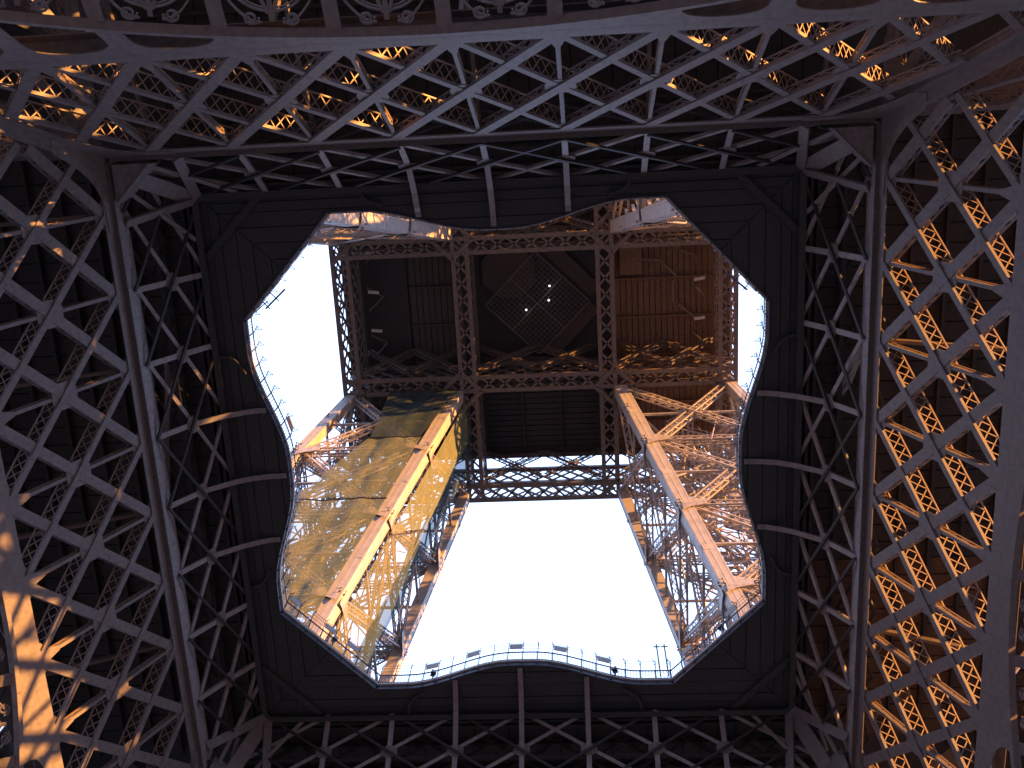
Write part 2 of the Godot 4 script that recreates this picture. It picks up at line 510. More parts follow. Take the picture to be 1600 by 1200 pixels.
# half of the spandrel and the ring of scrollwork of a decorative arch
func arch(k: int) -> void:
	var hb: float = HB[k]
	var o: Vector3 = OUT[k]
	var al: Vector3 = ALONG[k]
	var inner := -(o + Vector3(0, SL, 0)).normalized()
	var down := (o * SL + Vector3(0, -1, 0)).normalized()
	var words := ["ornate iron arch with spirals and rings, ", "ornate iron arch seen nearly edge on, ", "", "ornate iron arch splashed with low orange sun, "]
	var t := thing("decorative_arch", words[k] + WHERE[k], "arch", P(k, 0, hb - 2.0, rr(hb - 2.0)), "decorative arches between the legs")
	var O := P(k, -0.15, hb, rr(hb))
	var R := 40.5
	var gap := func(u: float) -> float: return 1.55 + R - sqrt(maxf(R * R - u * u, 1.0))   # from the chord down to the rim
	var span := 6
	for j in range(-span, span):
		for half in 2:
			# each half panel of the spandrel reaches from a post to the middle of its bay
			var u0 := j * BAY + half * BAY / 2
			var u1 := u0 + BAY / 2
			if maxf(absf(u0), absf(u1)) > rr(hb) + 3.5: continue
			var pts := PackedVector2Array()
			for i in 5:
				var u := lerpf(u0, u1, i / 4.0)
				pts.append(Vector2(u, 0.45))
			for i in 5:
				var u := lerpf(u1, u0, i / 4.0)
				pts.append(Vector2(u, gap.call(u) + 0.1))
			var uc := j * BAY + BAY / 2
			var g0: float = minf(gap.call(j * BAY), gap.call((j + 1) * BAY))
			var polys := [pts]
			if g0 > 2.05:
				var hole := PackedVector2Array()
				var dd := 1.1
				var hw := BAY / 2 - 0.5
				var top: float = dd + 0.05
				var ry := minf(1.1, g0 - 1.0)
				for i in 17:
					var a := PI * i / 16.0
					hole.append(Vector2(uc - cos(a) * hw, top + ry - pow(sin(a), 0.7) * ry))
				for i in 9:
					var u := lerpf(uc + hw, uc - hw, i / 8.0)
					hole.append(Vector2(u, maxf(gap.call(u) - 0.12, top + ry * 0.7)))
				polys = Geometry2D.clip_polygons(pts, hole)
			var b := B.new()
			for pg in polys: b.plate(pg, O, al, down, 0.06)
			part("spandrel_plate", b, M.iron, t)
	# rim and ring: the ring of scrollwork spreads outwards from the rim
	var bd := (o * 0.9 + Vector3(0, -0.45, 0)).normalized()
	var bn := -(o * 0.45 + Vector3(0, 0.9, 0)).normalized()
	for band in [[0.0, 0.42, "rim"], [3.7, 0.5, "lower_rim"]]:
		var b := B.new()
		var pts := []
		for i in 41:
			var u := lerpf(-26.5, 26.5, i / 40.0)
			pts.append(O + al * u + down * (gap.call(u) + 0.1) + bd * band[0] + inner * 0.12)
		b.path(pts, 0.26, band[1], inner)
		part(band[2], b, M.iron, t)
	for j in range(-span, span + 1):
		var u := j * BAY
		if absf(u) > 25.0: continue
		var g: float = gap.call(u) + 0.2
		var b := B.new()
		b.bar(O + al * u + down * g, O + al * u + down * g + bd * 3.6, 0.62, 0.1, bn)
		part("ring_post", b, M.iron, t)
		if j == span: continue
		var uc := u + BAY / 2
		var gc: float = gap.call(uc) + 0.25
		var tilt := atan2(uc, R)
		var ex := (al * cos(tilt) + down * sin(tilt)).normalized()
		var ey := (bd - al * sin(tilt) * 0.5).normalized()
		var C := O + al * uc + down * (gc - 0.05) + bd * 2.3
		b = B.new()
		var pts := []
		for i in 33: pts.append(C + ex * cos(TAU * i / 32) * 1.62 + ey * sin(TAU * i / 32) * 1.5)
		b.path(pts, 0.08, 0.1, bn)
		pts = []
		for i in 33: pts.append(C + ex * cos(TAU * i / 32) * 1.48 + ey * sin(TAU * i / 32) * 1.36)
		b.path(pts, 0.05, 0.06, bn)
		part("ring", b, M.iron, t)
		for sg in [-1.0, 1.0]:
			b = B.new()
			pts = []
			for i in 29:
				var a := i / 28.0 * TAU * 1.6
				var rad := 0.32 * (1.0 - 0.75 * i / 28.0)
				pts.append(C + ex * sg * (0.82 + cos(a + PI) * rad) - ey * (1.8 + sin(a) * rad * 0.9))
			b.path(pts, 0.075, 0.1, bn)
			pts = []
			for i in 9:
				var f := i / 8.0
				pts.append(C + ex * sg * lerpf(0.45, 1.85, f) - ey * lerpf(1.98, 0.6, f * f))
			b.path(pts, 0.08, 0.1, bn)
			part("scroll", b, M.iron, t)
			b = B.new()
			b.bar(C - ey * 1.6 + ex * sg * 0.12, C + ey * 1.5 + ex * sg * 1.1, 0.14, 0.07, bn)
			part("ring_strut", b, M.iron, t)
		b = B.new()
		b.bar(C - ey * 1.9, C + ey * 1.6, 0.2, 0.08, bn)
		part("ring_strut", b, M.iron, t)

func corner(sx: float, sz: float, y: float, rx: float, rz: float) -> Vector3:
	return Vector3(sx * rx, y, sz * rz)

const QUAD := [[-1.0, 1.0], [1.0, 1.0], [1.0, -1.0], [-1.0, -1.0]]
const QWHERE := ["upper left", "upper right", "lower right", "lower left"]

func lower_legs() -> void:
	for qi in 4:
		var sx: float = QUAD[qi][0]
		var sz: float = QUAD[qi][1]
		var t := thing("tower_leg", "leaning iron tower leg rising to the " + QWHERE[qi] + " corner of the first floor", "tower leg", corner(sx, sz, 0, rr(0) + 7.5, rr(0) + 7.5), "tower legs below the first floor")
		var X := Vector3(sx, 0, 0)
		var Z := Vector3(0, 0, sz)
		var b: B
		# inner edge: two broad plates in the planes of the girders, meeting on the edge
		for w in 2:
			var o := Z if w == 0 else X          # plane faces along o
			var a := X if w == 0 else Z          # plate spreads along a
			var inner := -(o + Vector3(0, SL, 0)).normalized()
			var down := (o * SL + Vector3(0, -1, 0)).normalized()
			var e0 := corner(sx, sz, HT - 0.3, rr(HT - 0.3), rr(HT - 0.3))
			var e1 := corner(sx, sz, 0.0, rr(0), rr(0))
			b = B.new()
			var cd := (e1 - e0)
			var acr := inner.cross(cd.normalized()).normalized()
			if acr.dot(a) < 0: acr = -acr
			b.bar(e0 + acr * 0.1, e1 + acr * 0.1, 1.5, 0.07, inner)
			for s in [-0.55, 0.75]: b.bar(e0 + acr * s + inner * 0.05, e1 + acr * s + inner * 0.05, 0.14, 0.05, inner)
			part("edge_beam", b, M.iron, t)
			# gusset with rounded throats
			b = B.new()
			var pts := PackedVector2Array()
			var lean := SL / sqrt(1.0 + SL * SL)
			var c0 := Vector2(0.25, -0.1)
			pts.append(c0)
			# x = along a, away from the opening is positive ; y = down the plane
			pts.append(Vector2(-4.2, -0.1)); pts.append(Vector2(-4.2, 0.36))
			for i in 9:
				var f := i / 8.0
				pts.append(Vector2(lerpf(-3.6, -0.55 + 2.6 * lean, f) , 0.38 + pow(f, 2.6) * 3.0))
			pts.append(Vector2(0.75 + 3.4 * lean, 3.4))
			for i in 7:
				var f := i / 6.0
				pts.append(Vector2(lerpf(0.95 + 2.6 * lean, 4.0, f), 0.62 + pow(1.0 - f, 2.6) * 2.2))
			pts.append(Vector2(4.0, -0.1))
			b.plate(pts, corner(sx, sz, HT, RT, RT) - inner * 0.04 + inner * 0.1, a, down, 0.04)
			part("gusset", b, M.iron, t)
			# horizontal strut of the leg's face, level with the upper chord
			box_beam("strut", corner(sx, sz, HT - 0.35, rr(HT - 0.35), rr(HT - 0.35)) + a * 0.6, corner(sx, sz, HT - 0.35, rr(HT - 0.35), rr(HT - 0.35)) + a * 15.0, 0.75, 0.7, inner, t)
		# the other edges and the bracing of the leg's faces, in panels
		var hs := [0.0, 13.0, 26.0, 39.0, 49.5, HT]
		for cx in [[15.0, 0.0], [0.0, 15.0], [15.0, 15.0]]:
			b = B.new()
			b.bar(corner(sx, sz, HT + 5.0, RT + cx[0] - SL * 5.0, RT + cx[1] - SL * 5.0), corner(sx, sz, 0, rr(0) + cx[0], rr(0) + cx[1]), 1.0, 1.0, X)
			part("edge_beam", b, M.iron, t)
		for i in 5:
			var ya: float = hs[i]
			var yb: float = hs[i + 1]
			for fc in 4:
				var c0: Array = [[0.0, 0.0], [15.0, 0.0], [15.0, 15.0], [0.0, 15.0]][fc]
				var c1: Array = [[15.0, 0.0], [15.0, 15.0], [0.0, 15.0], [0.0, 0.0]][fc]
				var f: Vector3 = [-Z, X, Z, -X][fc]
				var pa := corner(sx, sz, ya, rr(ya) + c0[0], rr(ya) + c0[1])
				var pb := corner(sx, sz, ya, rr(ya) + c1[0], rr(ya) + c1[1])
				var qa := corner(sx, sz, yb, rr(yb) + c0[0], rr(yb) + c0[1])
				var qb := corner(sx, sz, yb, rr(yb) + c1[0], rr(yb) + c1[1])
				if i == 4 and (fc == 0 or fc == 3):
					# double lattice on the faces next to the girders
					var inn: Vector3 = -(-f + Vector3(0, SL, 0)).normalized()
					for n in range(0, 4):
						for sg in [-1, 1]:
							var s0 := n / 3.0
							var s1: float = s0 + sg * 0.6
							if s1 < -0.01 or s1 > 1.01: continue
							box_beam("lattice_bar", qa.lerp(qb, s0 * 0.92 + 0.04), pa.lerp(pb, s1 * 0.92 + 0.04), 0.5, 0.8, inn, t)
					continue
				if i < 3: 
					b = B.new()
					b.bar(pa, qb, 0.8, 0.5, f); part("brace", b, M.iron, t)
					b = B.new()
					b.bar(pb, qa, 0.8, 0.5, f); part("brace", b, M.iron, t)
				else:
					b = B.new()
					b.bar(pa, qb, 0.6, 0.3, f); part("brace", b, M.iron, t)
					b = B.new()
					b.bar(pb + f * 0.32, qa + f * 0.32, 0.6, 0.3, f); part("brace", b, M.iron, t)
				b = B.new()
				b.bar(qa, qb, 0.6, 0.4, f); part("strut", b, M.iron, t)
		# two lift ramps added as solid plates to block sun, and landings
		for e in [3.2, 8.6]:
			b = B.new()
			var lo := corner(sx, sz, 0.0, rr(0) + e, rr(0) + 11.8 - e)
			var hi := corner(sx, sz, HD - 0.5, rr(HD - 0.5) + e, rr(HD - 0.5) + 11.8 - e)
			b.bar(lo, hi, 3.0, 0.35, Vector3(sx, 1.2, sz))
			part("shading_lift_ramp", b, M.iron, t)
		for y in [39.2, 49.7, HT - 1.0]:
			b = B.new()
			b.bar(corner(sx, sz, y, rr(y) + 8.0, rr(y) + 14.6), corner(sx, sz, y, rr(y) + 14.6, rr(y) + 8.0), 6.0, 0.2, Vector3.UP)
			part("landing", b, M.iron, t)
		# corner of the gallery: chamfer plate between the webs and three broad beams up to the gallery's corner
		b = B.new()
		var w0 := Vector3(sx * (RT - 0.53), HT + 0.7, sz * (RT - 2.6))
		var w1 := Vector3(sx * (RT - 2.6), HT + 0.7, sz * (RT - 0.53))
		b.bar(w0, w1, 1.9, 0.05, Vector3(sx, 0, sz).normalized())
		part("corner_plate", b, M.iron, t)
		b = B.new()
		b.plate(PackedVector2Array([Vector2(RT - 0.5, RT - 0.5), Vector2(RT - 2.6, RT - 0.5), Vector2(RT - 0.5, RT - 2.6)]), Vector3(0, HT - 0.09, 0), X, Z, 0.05)
		part("corner_plate", b, M.iron, t)
		for v in [[RT - 1.4, RT - 1.4, 1.0], [RT - 0.4, 17.2, 0.6], [17.2, RT - 0.4, 0.6]]:
			b = B.new()
			b.bar(Vector3(sx * v[0], HT + 0.9, sz * v[1]), Vector3(sx * (RD - 0.2), HD - 0.4, sz * (RD - 0.2)), v[2], 0.14, Vector3(sx, 0.6, sz))
			part("corner_beam", b, M.iron, t)
		for v in [[RT - 0.7, 19.0, RD + 0.15, 15.4], [19.0, RT - 0.7, 15.4, RD + 0.15]]:
			b = B.new()
			b.bar(Vector3(sx * v[0], HT + 1.1, sz * v[1]), Vector3(sx * v[2], HD - 0.4, sz * v[3]), 0.25, 0.15, Vector3(sx, 0.6, sz))
			part("corner_brace", b, M.iron, t)

func opening_poly() -> PackedVector2Array:
	var pts := PackedVector2Array()
	for k in 4:
		for i in 25:
			var u := lerpf(-10.2, 10.2, i / 24.0)
			if k == 1 or k == 2: u = -u
			var p := P(k, u, 0, wav(u, k))
			# order: top left->right, right top->bottom, bottom right->left, left bottom->top
			pts.append(Vector2(p.x, p.z))
	return pts

func first_floor() -> void:
	var t := thing("first_floor", "dark planked underside of the first floor round the wavy edged opening", "platform", Vector3(0, HD, 0))
	var open := opening_poly()
	var b: B
	# structural slab: one plate per side, mitred, cut round the opening
	for k in 4:
		var rings := [[12.9, 14.0], [14.0, 15.05], [15.05, 16.0], [16.0, 16.95], [16.95, 17.55], [17.55, RD]]
		var n := 0
		for rg in rings:
			var r0: float = rg[0] + 0.025
			var r1: float = rg[1] - 0.025
			var tr := PackedVector2Array()
			for c in [[-r0 + 0.03, r0], [r0 - 0.03, r0], [r1 - 0.03, r1], [-r1 + 0.03, r1]]:
				var p := P(k, c[0], 0, c[1])
				tr.append(Vector2(p.x, p.z))
			for pg in Geometry2D.clip_polygons(tr, open):
				b = B.new()
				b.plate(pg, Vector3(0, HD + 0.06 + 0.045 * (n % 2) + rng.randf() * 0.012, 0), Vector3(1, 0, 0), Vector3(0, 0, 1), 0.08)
				part("floor_plank", b, M.deck, t)
			n += 1
		# slab above the planks
		var sl := PackedVector2Array()
		for c in [[-12.9, 12.9], [12.9, 12.9], [37.4, 37.4], [-37.4, 37.4]]:
			var p := P(k, c[0], 0, c[1])
			sl.append(Vector2(p.x, p.z))
		for pg in Geometry2D.clip_polygons(sl, open):
			b = B.new()
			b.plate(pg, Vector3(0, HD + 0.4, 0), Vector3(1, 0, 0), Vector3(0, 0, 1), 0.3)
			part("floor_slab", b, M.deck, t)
		# boards further out, behind the girders
		for nb in 34:
			var u := -20.4 + nb * 1.2 + 0.6
			var r0 := maxf(RD + 0.25, absf(u) + 0.8)
			b = B.new()
			b.bar(P(k, u, HD + 0.12 + rng.randf() * 0.05, r0), P(k, u, HD + 0.12 + rng.randf() * 0.05, 36.8), 1.12, 0.1, Vector3.UP)
			part("floor_board", b, M.plank3 if k == 1 and u < -7.0 else M.dark, t)  # brown where light reaches the boards, near black for shade: painted in
		# joists across the boards
		for j in range(-5, 6):
			b = B.new()
			var rj: float = [20.5, 22.5, 24.5, 26.5, 28.5, 30.5, 32.5, 34.5, 36.0, 19.0, 18.6][j + 5]
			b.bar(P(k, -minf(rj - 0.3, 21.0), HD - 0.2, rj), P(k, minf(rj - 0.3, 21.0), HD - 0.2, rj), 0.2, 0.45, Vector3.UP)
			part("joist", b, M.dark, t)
		# short ribs beside the bulge, corner straps
		for s in [-1.0, 1.0]:
			b = B.new()
			var pts := []
			for i in 6:
				var f := i / 5.0
				pts.append(P(k, s * (8.0 - 1.2 * f * f * f), HD - 0.16 - 0.1 * (1 - f), lerpf(RD - 0.2, wav(7.0, k) + 0.35, f)))
			b.path(pts, 0.2, 0.22, Vector3.UP)
			part("short_rib", b, M.deck, t)
	for q in QUAD:
		b = B.new()
		b.bar(Vector3(q[0] * 18.0, HD - 0.12, q[1] * 14.2), Vector3(q[0] * 14.2, HD - 0.12, q[1] * 18.0), 0.42, 0.2, Vector3.UP)
		part("corner_strap", b, M.deck, t)
	# fascia round the opening
	var m := open.size()
	b = B.new()
	for i in m:
		var p := open[i]
		var q := open[(i + 1) % m]
		var c := (p + q) / 2
		b.bar(Vector3(p.x, HD + 0.3, p.y) , Vector3(q.x, HD + 0.3, q.y), 0.7, 0.08, Vector3(c.x, 0, c.y))
	part("fascia", b, M.rail, t)
	b = B.new()
	for i in m:
		var p := open[i] * 0.994
		var q := open[(i + 1) % m] * 0.994
		b.bar(Vector3(p.x, HD + 0.42, p.y), Vector3(q.x, HD + 0.42, q.y), 0.16, 0.14, Vector3.UP)
	part("pale_edge", b, M.pale, t)

func pavilions() -> void:  # unseen pavilions, added and sized to keep low sun out of the opening
	var lab := ["unseen shuttered building added on the first floor to block low sun, upper side", "unseen shuttered building added on the first floor to block low sun, right side", "", "unseen shuttered building added on the first floor, left side"]
	for k in [0, 1, 3]:
		var o: Vector3 = OUT[k]
		var y := HD + 0.6
		var t := thing("added_pavilion", lab[k], "added_pavilion", P(k, 0, y, 26), "unseen pavilions added on the first floor against low sun")
		var b := B.new()
		for e in [[20.2, 0.3], [32.0, 0.3]]:
			b.bar(P(k, -16.9, y + 0.6, e[0]), P(k, 16.9, y + 0.6, e[0]), 1.2, 0.25, o)
		part("plinth", b, M.iron, t)
		b = B.new()
		b.bar(P(k, -17.3, y + 7.2, 26), P(k, 17.3, y + 7.2, 26), 14.0, 0.5, Vector3.UP)
		part("roof", b, M.iron, t)
		for i in 9:
			b = B.new()
			var u := -16.8 + i * 4.2
			for r in [20.2, 32.0]: b.bar(P(k, u, y + 1.2, r), P(k, u, y + 7.0, r), 0.3, 0.3, o)
			b.bar(P(k, u, y + 6.8, 20.2), P(k, u, y + 6.8, 32.0), 0.3, 0.4, Vector3.UP)
			part("frame", b, M.iron, t)
			if i == 8: continue
			for r in [20.2, 32.0]:
				b = B.new()
				b.bar(P(k, u + 0.17, y + 4.0, r), P(k, u + 4.03, y + 4.0, r), 5.5, 0.05, o)
				part("shutter", b, M.plank, t)
		for e in [-17.1, 17.1]:
			b = B.new()
			b.bar(P(k, e, y + 3.5, 20.0), P(k, e, y + 3.5, 32.2), 6.9, 0.3, ALONG[k])
			part("end_wall", b, M.iron, t)

func facade_girders() -> void:
	for k in 4:
		var o: Vector3 = OUT[k]
		var t := thing("facade_girder", ["outer facade girder behind the lattice, top of the picture", "outer facade girder with sun behind it, right of the picture", "outer facade girder behind the dark far lattice, bottom of the picture", "outer facade girder behind the lattice, left of the picture"][k], "girder", o * 36 + Vector3(0, 53, 0), "outer girders of the facades")
		var b: B
		for y in [53.0, 66.0]:
			b = B.new()
			b.bar(P(k, -36, y, 36), P(k, 36, y, 36), 0.9, 0.6, o)
			part("chord", b, M.iron, t)
		if k == 0:  # denser lattice added on this side to thin the sun reaching the girder
			for j in range(-14, 15):
				b = B.new()
				b.bar(P(k, j * 2.4 - 1.2, 53, 36.5), P(k, j * 2.4 + 1.2, 66, 36.5), 0.75, 0.2, o); part("lattice_bar", b, M.iron, t)
		for j in range(-3, 4):
			var u := j * 7.2
			b = B.new()
			b.bar(P(k, u, 53, 36), P(k, u + 7.2, 66, 36), 0.3, 0.2, o); part("lattice_bar", b, M.iron, t)
			b = B.new()
			b.bar(P(k, u, 53, 36.25), P(k, u - 7.2, 66, 36.25), 0.3, 0.2, o); part("lattice_bar", b, M.iron, t)
		# frieze panels added along the facade's top to block sun and sky
		for j in range(-10, 10):
			var u := j * 3.6
			var y0 := 57.5
			if k == 1: y0 = 63.6 if absf(u + 1.8) < 21.0 else 60.0
			if k == 0 and posmod(j, 2) == 0: continue
			b = B.new()
			b.bar(P(k, u + 0.12, (y0 + 65.9) / 2, 36.75), P(k, u + 3.48, (y0 + 65.9) / 2, 36.75), 65.9 - y0, 0.12, o)
			part("sunblock_frieze", b, M.iron, t)
		# unseen band added below the girder to keep sun off the inner arch
		if k < 2:
			for j in range(-9, 9):
				var u := j * 3.6
				var yb := 43.0 - absf(u + 1.8) * 0.25
				b = B.new()
				b.bar(P(k, u + 0.1, (yb + 52.5) / 2, 37.2), P(k, u + 3.5, (yb + 52.5) / 2, 37.2), 52.5 - yb, 0.15, o)
				part("shade_band", b, M.iron, t)
		# cross frames between the facade and the inner girder
		for j in range(-3, 4):
			var u := j * 9.0 - 0.15
			if absf(u) > 20 or (k == 1 and j % 2 == 0): continue
			b = B.new()
			b.bar(P(k, u, HT + 0.3, RT + 0.6), P(k, u, 54.0, 35.4), 0.35, 0.2, ALONG[k]); part("cross_tie", b, M.iron3, t)
			b = B.new()
			b.bar(P(k, u, 53.2, rr(52) + 1.2), P(k, u, 65.2, 35.4), 0.35, 0.2, ALONG[k]); part("cross_tie", b, M.iron3, t)

# open lattice member: four angles and lacing on every side
func open_beam(called: String, p: Vector3, q: Vector3, w: float, d: float, f: Vector3, under: Node3D, pitch := 0.9, ang := 0.13, lw := 0.08, m: Material = null) -> void:
	if m == null: m = M.iron2
	var z := (q - p).normalized()
	var s := z.cross(f).normalized()
	var t := s.cross(z).normalized()
	var c := [s * w / 2 + t * d / 2, -s * w / 2 + t * d / 2, -s * w / 2 - t * d / 2, s * w / 2 - t * d / 2]
	var b := B.new()
	for i in 4: b.bar(p + c[i], q + c[i], ang, ang, t)
	var o = part(called, b, m, under)
	var l := B.new()
	for i in 4:
		var j := (i + 1) % 4
		l.lacing(p + c[i], q + c[i], p + c[j], q + c[j], pitch, lw, i % 2 == 0)
	part("lacing", l, m, o, true)

func second_floor() -> void:
	var t := thing("second_floor", "square second floor of the tower with laced girders and planked underside", "platform", Vector3(0, H2, 0))
	var b: B
	# girder boxes along both directions
	for dirn in 2:
		var al := Vector3(0, 0, 1) if dirn == 0 else Vector3(1, 0, 0)
		var ac := Vector3(1, 0, 0) if dirn == 0 else Vector3(0, 0, 1)
		for c in [[-20.5, -18.9], [-8.05, -6.6], [6.6, 8.05], [18.9, 20.5]]:
			var y0: float = H2 + 0.012 * dirn
			var b0: Vector3 = ac * c[0] + Vector3(0, y0, 0)
			var b1: Vector3 = ac * c[1] + Vector3(0, y0, 0)
			var segs := [[-20.5, -8.05], [-8.05, 8.05], [8.05, 20.5]]
			for x in [b0, b1]:
				b = B.new()
				b.bar(x - al * 20.6 + Vector3(0, 0.2, 0), x + al * 20.6 + Vector3(0, 0.2, 0), 0.42, 0.36, Vector3.UP)
				part("girder_chord", b, M.iron3, t)
				b = B.new()
				b.bar(x - al * 20.6 + Vector3(0, 4.9, 0), x + al * 20.6 + Vector3(0, 4.9, 0), 0.36, 0.5, Vector3.UP)
				part("girder_chord", b, M.iron3, t)
			for sg in segs:
				var pa: Vector3 = al * (sg[0] + 0.3)
				var pb: Vector3 = al * (sg[1] - 0.3)
				var l := B.new()
				l.lacing(b0 + pa + Vector3(0, 0.1, 0), b0 + pb + Vector3(0, 0.1, 0), b1 + pa + Vector3(0, 0.1, 0), b1 + pb + Vector3(0, 0.1, 0), 1.8, 0.22)
				part("girder_lacing", l, M.iron3, t, true)
				for x in [b0, b1]:
					l = B.new()
					var yy := Vector3(0, 0.4, 0)
					var yt := Vector3(0, 4.7, 0)
					# two crossing families of flat bars
					var n := int(round((sg[1] - sg[0]) / 2.1))
					var st: float = (sg[1] - sg[0] - 0.6) / n
					for i in range(-2, n + 1):
						for s in [0, 1]:
							var u0: float = i * st
							var u1: float = (i + 2.0) * st
							var L: float = n * st
							var f0 := clampf(-u0 / (u1 - u0), 0.0, 1.0)
							var f1 := clampf((L - u0) / (u1 - u0), 0.0, 1.0)
							if f1 - f0 < 0.15: continue
							var lo: Vector3 = x + pa + al * (u0 if s == 0 else L - u0) + yy
							var hi: Vector3 = x + pa + al * (u1 if s == 0 else L - u1) + yt
							l.bar(lo.lerp(hi, f0), lo.lerp(hi, f1), 0.3, 0.07 + 0.05 * s, ac)
					part("girder_lattice", l, M.iron3, t, true)
	# corner gussets on the girders' crossings
	for gx in [-20.5, -8.05, 8.05, 20.5]:
		for gz in [-20.5, -8.05, 8.05, 20.5]:
			for q in QUAD:
				if absf(gx + q[0] * 2.0) > 20.6 or absf(gz + q[1] * 2.0) > 20.6: continue
				b = B.new()
				b.bar(Vector3(gx + q[0] * 2.1, H2 - 0.05, gz), Vector3(gx, H2 - 0.05, gz + q[1] * 2.1), 0.4, 0.06, Vector3.UP)
				part("gusset", b, M.iron3, t)
	# underside: boards per square
	var sq := [[-20.2, -8.4], [-8.4, 8.4], [8.4, 20.2]]
	for i in 3:
		for j in 3:
			if i == 1 and j == 1: continue
			var x0: float = sq[i][0]
			var x1: float = sq[i][1]
			var z0: float = [-17.3, -8.4, 8.4][j]
			var z1: float = [-8.4, 8.4, 17.4][j]
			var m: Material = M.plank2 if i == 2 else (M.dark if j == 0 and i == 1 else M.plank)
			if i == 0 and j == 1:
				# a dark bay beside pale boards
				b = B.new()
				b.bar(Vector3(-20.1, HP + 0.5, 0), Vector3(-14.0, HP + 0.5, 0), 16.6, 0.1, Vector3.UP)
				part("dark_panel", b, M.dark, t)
				x0 = -13.7
			var n := int((x1 - x0) / 0.62) if not (i == 1 and j == 0) else int((z1 - z0) / 0.62)
			for s in n:
				b = B.new()
				var f0 := (s + 0.06) / n
				var f1 := (s + 0.94) / n
				var yj := HP + 0.2 + 0.05 * (s % 2) + rng.randf() * 0.03
				if i == 1 and j == 0:
					var zc := lerpf(z0, z1, (f0 + f1) / 2)
					b.bar(Vector3(x0, yj, zc), Vector3(x1, yj, zc), (f1 - f0) * (z1 - z0), 0.08, Vector3.UP)
				else:
					var xc := lerpf(x0, x1, (f0 + f1) / 2)
					b.bar(Vector3(xc, yj, z0), Vector3(xc, yj, z1), (f1 - f0) * (x1 - x0), 0.08, Vector3.UP)
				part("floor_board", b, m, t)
			for s in 4:
				b = B.new()
				var f := (s + 0.5) / 4.0
				if i == 1 and j == 0:
					b.bar(Vector3(lerpf(x0, x1, f), HP - 0.1, z0), Vector3(lerpf(x0, x1, f), HP - 0.1, z1), 0.22, 0.4, Vector3.UP)
				else:
					b.bar(Vector3(x0, HP - 0.1, lerpf(z0, z1, f)), Vector3(x1, HP - 0.1, lerpf(z0, z1, f)), 0.18, 0.35, Vector3.UP)
				part("floor_joist", b, m, t)
	b = B.new()
	b.bar(Vector3(-20.6, HP + 0.9, 0.2), Vector3(20.6, HP + 0.9, 0.2), 35.4, 0.4, Vector3.UP)
	part("floor_slab", b, M.dark, t)
	for e in [[-20.3, 0], [20.3, 0], [0, 1], [0, 2]]:
		b = B.new()
		if e[1] == 0: b.bar(Vector3(e[0], HP, -18), Vector3(e[0], HP, 18), 0.4, 0.35, Vector3.UP)
		else: b.bar(Vector3(-17.5, HP, -17.5 if e[1] == 1 else 17.6), Vector3(17.5, HP, -17.5 if e[1] == 1 else 17.6), 0.5, 0.9, Vector3.UP)
		part("edge_beam", b, M.plank, t)
	# octagonal bay and slanting panels behind the net
	b = B.new()
	var oc := PackedVector2Array()
	for i in 8: oc.append(Vector2(cos(TAU * (i + 0.5) / 8), sin(TAU * (i + 0.5) / 8)) * 3.1)
	b.plate(oc, Vector3(-2.9, HP + 0.35, 3.4), Vector3(1, 0, 0), Vector3(0, 0, 1), 0.3)
	part("octagonal_panel", b, M.plank, t)
	for v in [[Vector3(1.0, HP + 0.3, 6.4), Vector3(6.4, HP + 0.3, 0.8), 1.6], [Vector3(6.3, HP + 0.3, -0.8), Vector3(1.0, HP + 0.3, -6.2), 1.4], [Vector3(-6.2, HP - 0.2, -6.2), Vector3(6.4, HP - 0.2, -6.8), 0.9]]:
		b = B.new()
		b.bar(v[0], v[1], v[2], 0.25, Vector3.UP)
		part("slanting_panel", b, M.plank, t)
	# pipes and boxes under the right-hand boards
	for pp in [[Vector3(11.0, HP - 0.4, 4.2), Vector3(13.2, HP - 0.4, 4.0), Vector3(15.0, HP - 0.4, 2.2)], [Vector3(15.2, HP - 0.4, 6.4), Vector3(15.2, HP - 0.4, 5.0), Vector3(17.0, HP - 0.4, 4.4), Vector3(17.0, HP - 0.4, 3.6)], [Vector3(14.6, HP - 0.4, 1.8), Vector3(14.6, HP - 0.4, -0.6)], [Vector3(15.2, HP - 0.4, -0.9), Vector3(17.2, HP - 0.4, -2.6)]]:
		b = B.new()
		b.path(pp, 0.22, 0.22, Vector3.UP)
		part("pipe", b, M.iron3, t)
	b = B.new()
	b.bar(Vector3(9.0, HP - 0.5, 4.6), Vector3(11.3, HP - 0.5, 4.6), 3.8, 0.9, Vector3.UP)
	part("service_box", b, M.plank2, t)
	# raking trusses of the floor inside each square, seen against the sky
	for i in 3:
		for j in 3:
			var xa: float = [-18.7, -6.4, 8.3][i]
			var xb: float = [-8.3, 6.4, 18.7][i]
			var za: float = [-18.7, -6.4, 8.3][j]
			var mid := (xa + xb) / 2
			for v in [[xa, mid], [xb, mid]]:
				open_beam("raking_truss", Vector3(v[0], H2 + 0.9, za + 0.3), Vector3(v[1], HP - 0.3, za + 1.5), 0.6, 0.5, Vector3(0, 0, 1), t, 0.8, 0.1, 0.06, M.iron3)
				open_beam("raking_truss", Vector3((v[0] + v[1]) / 2 + (mid - v[0]) * 0.45, H2 + 0.9, za + 0.5), Vector3(v[0], HP - 0.3, za + 1.6), 0.5, 0.4, Vector3(0, 0, 1), t, 0.8, 0.1, 0.06, M.iron3)
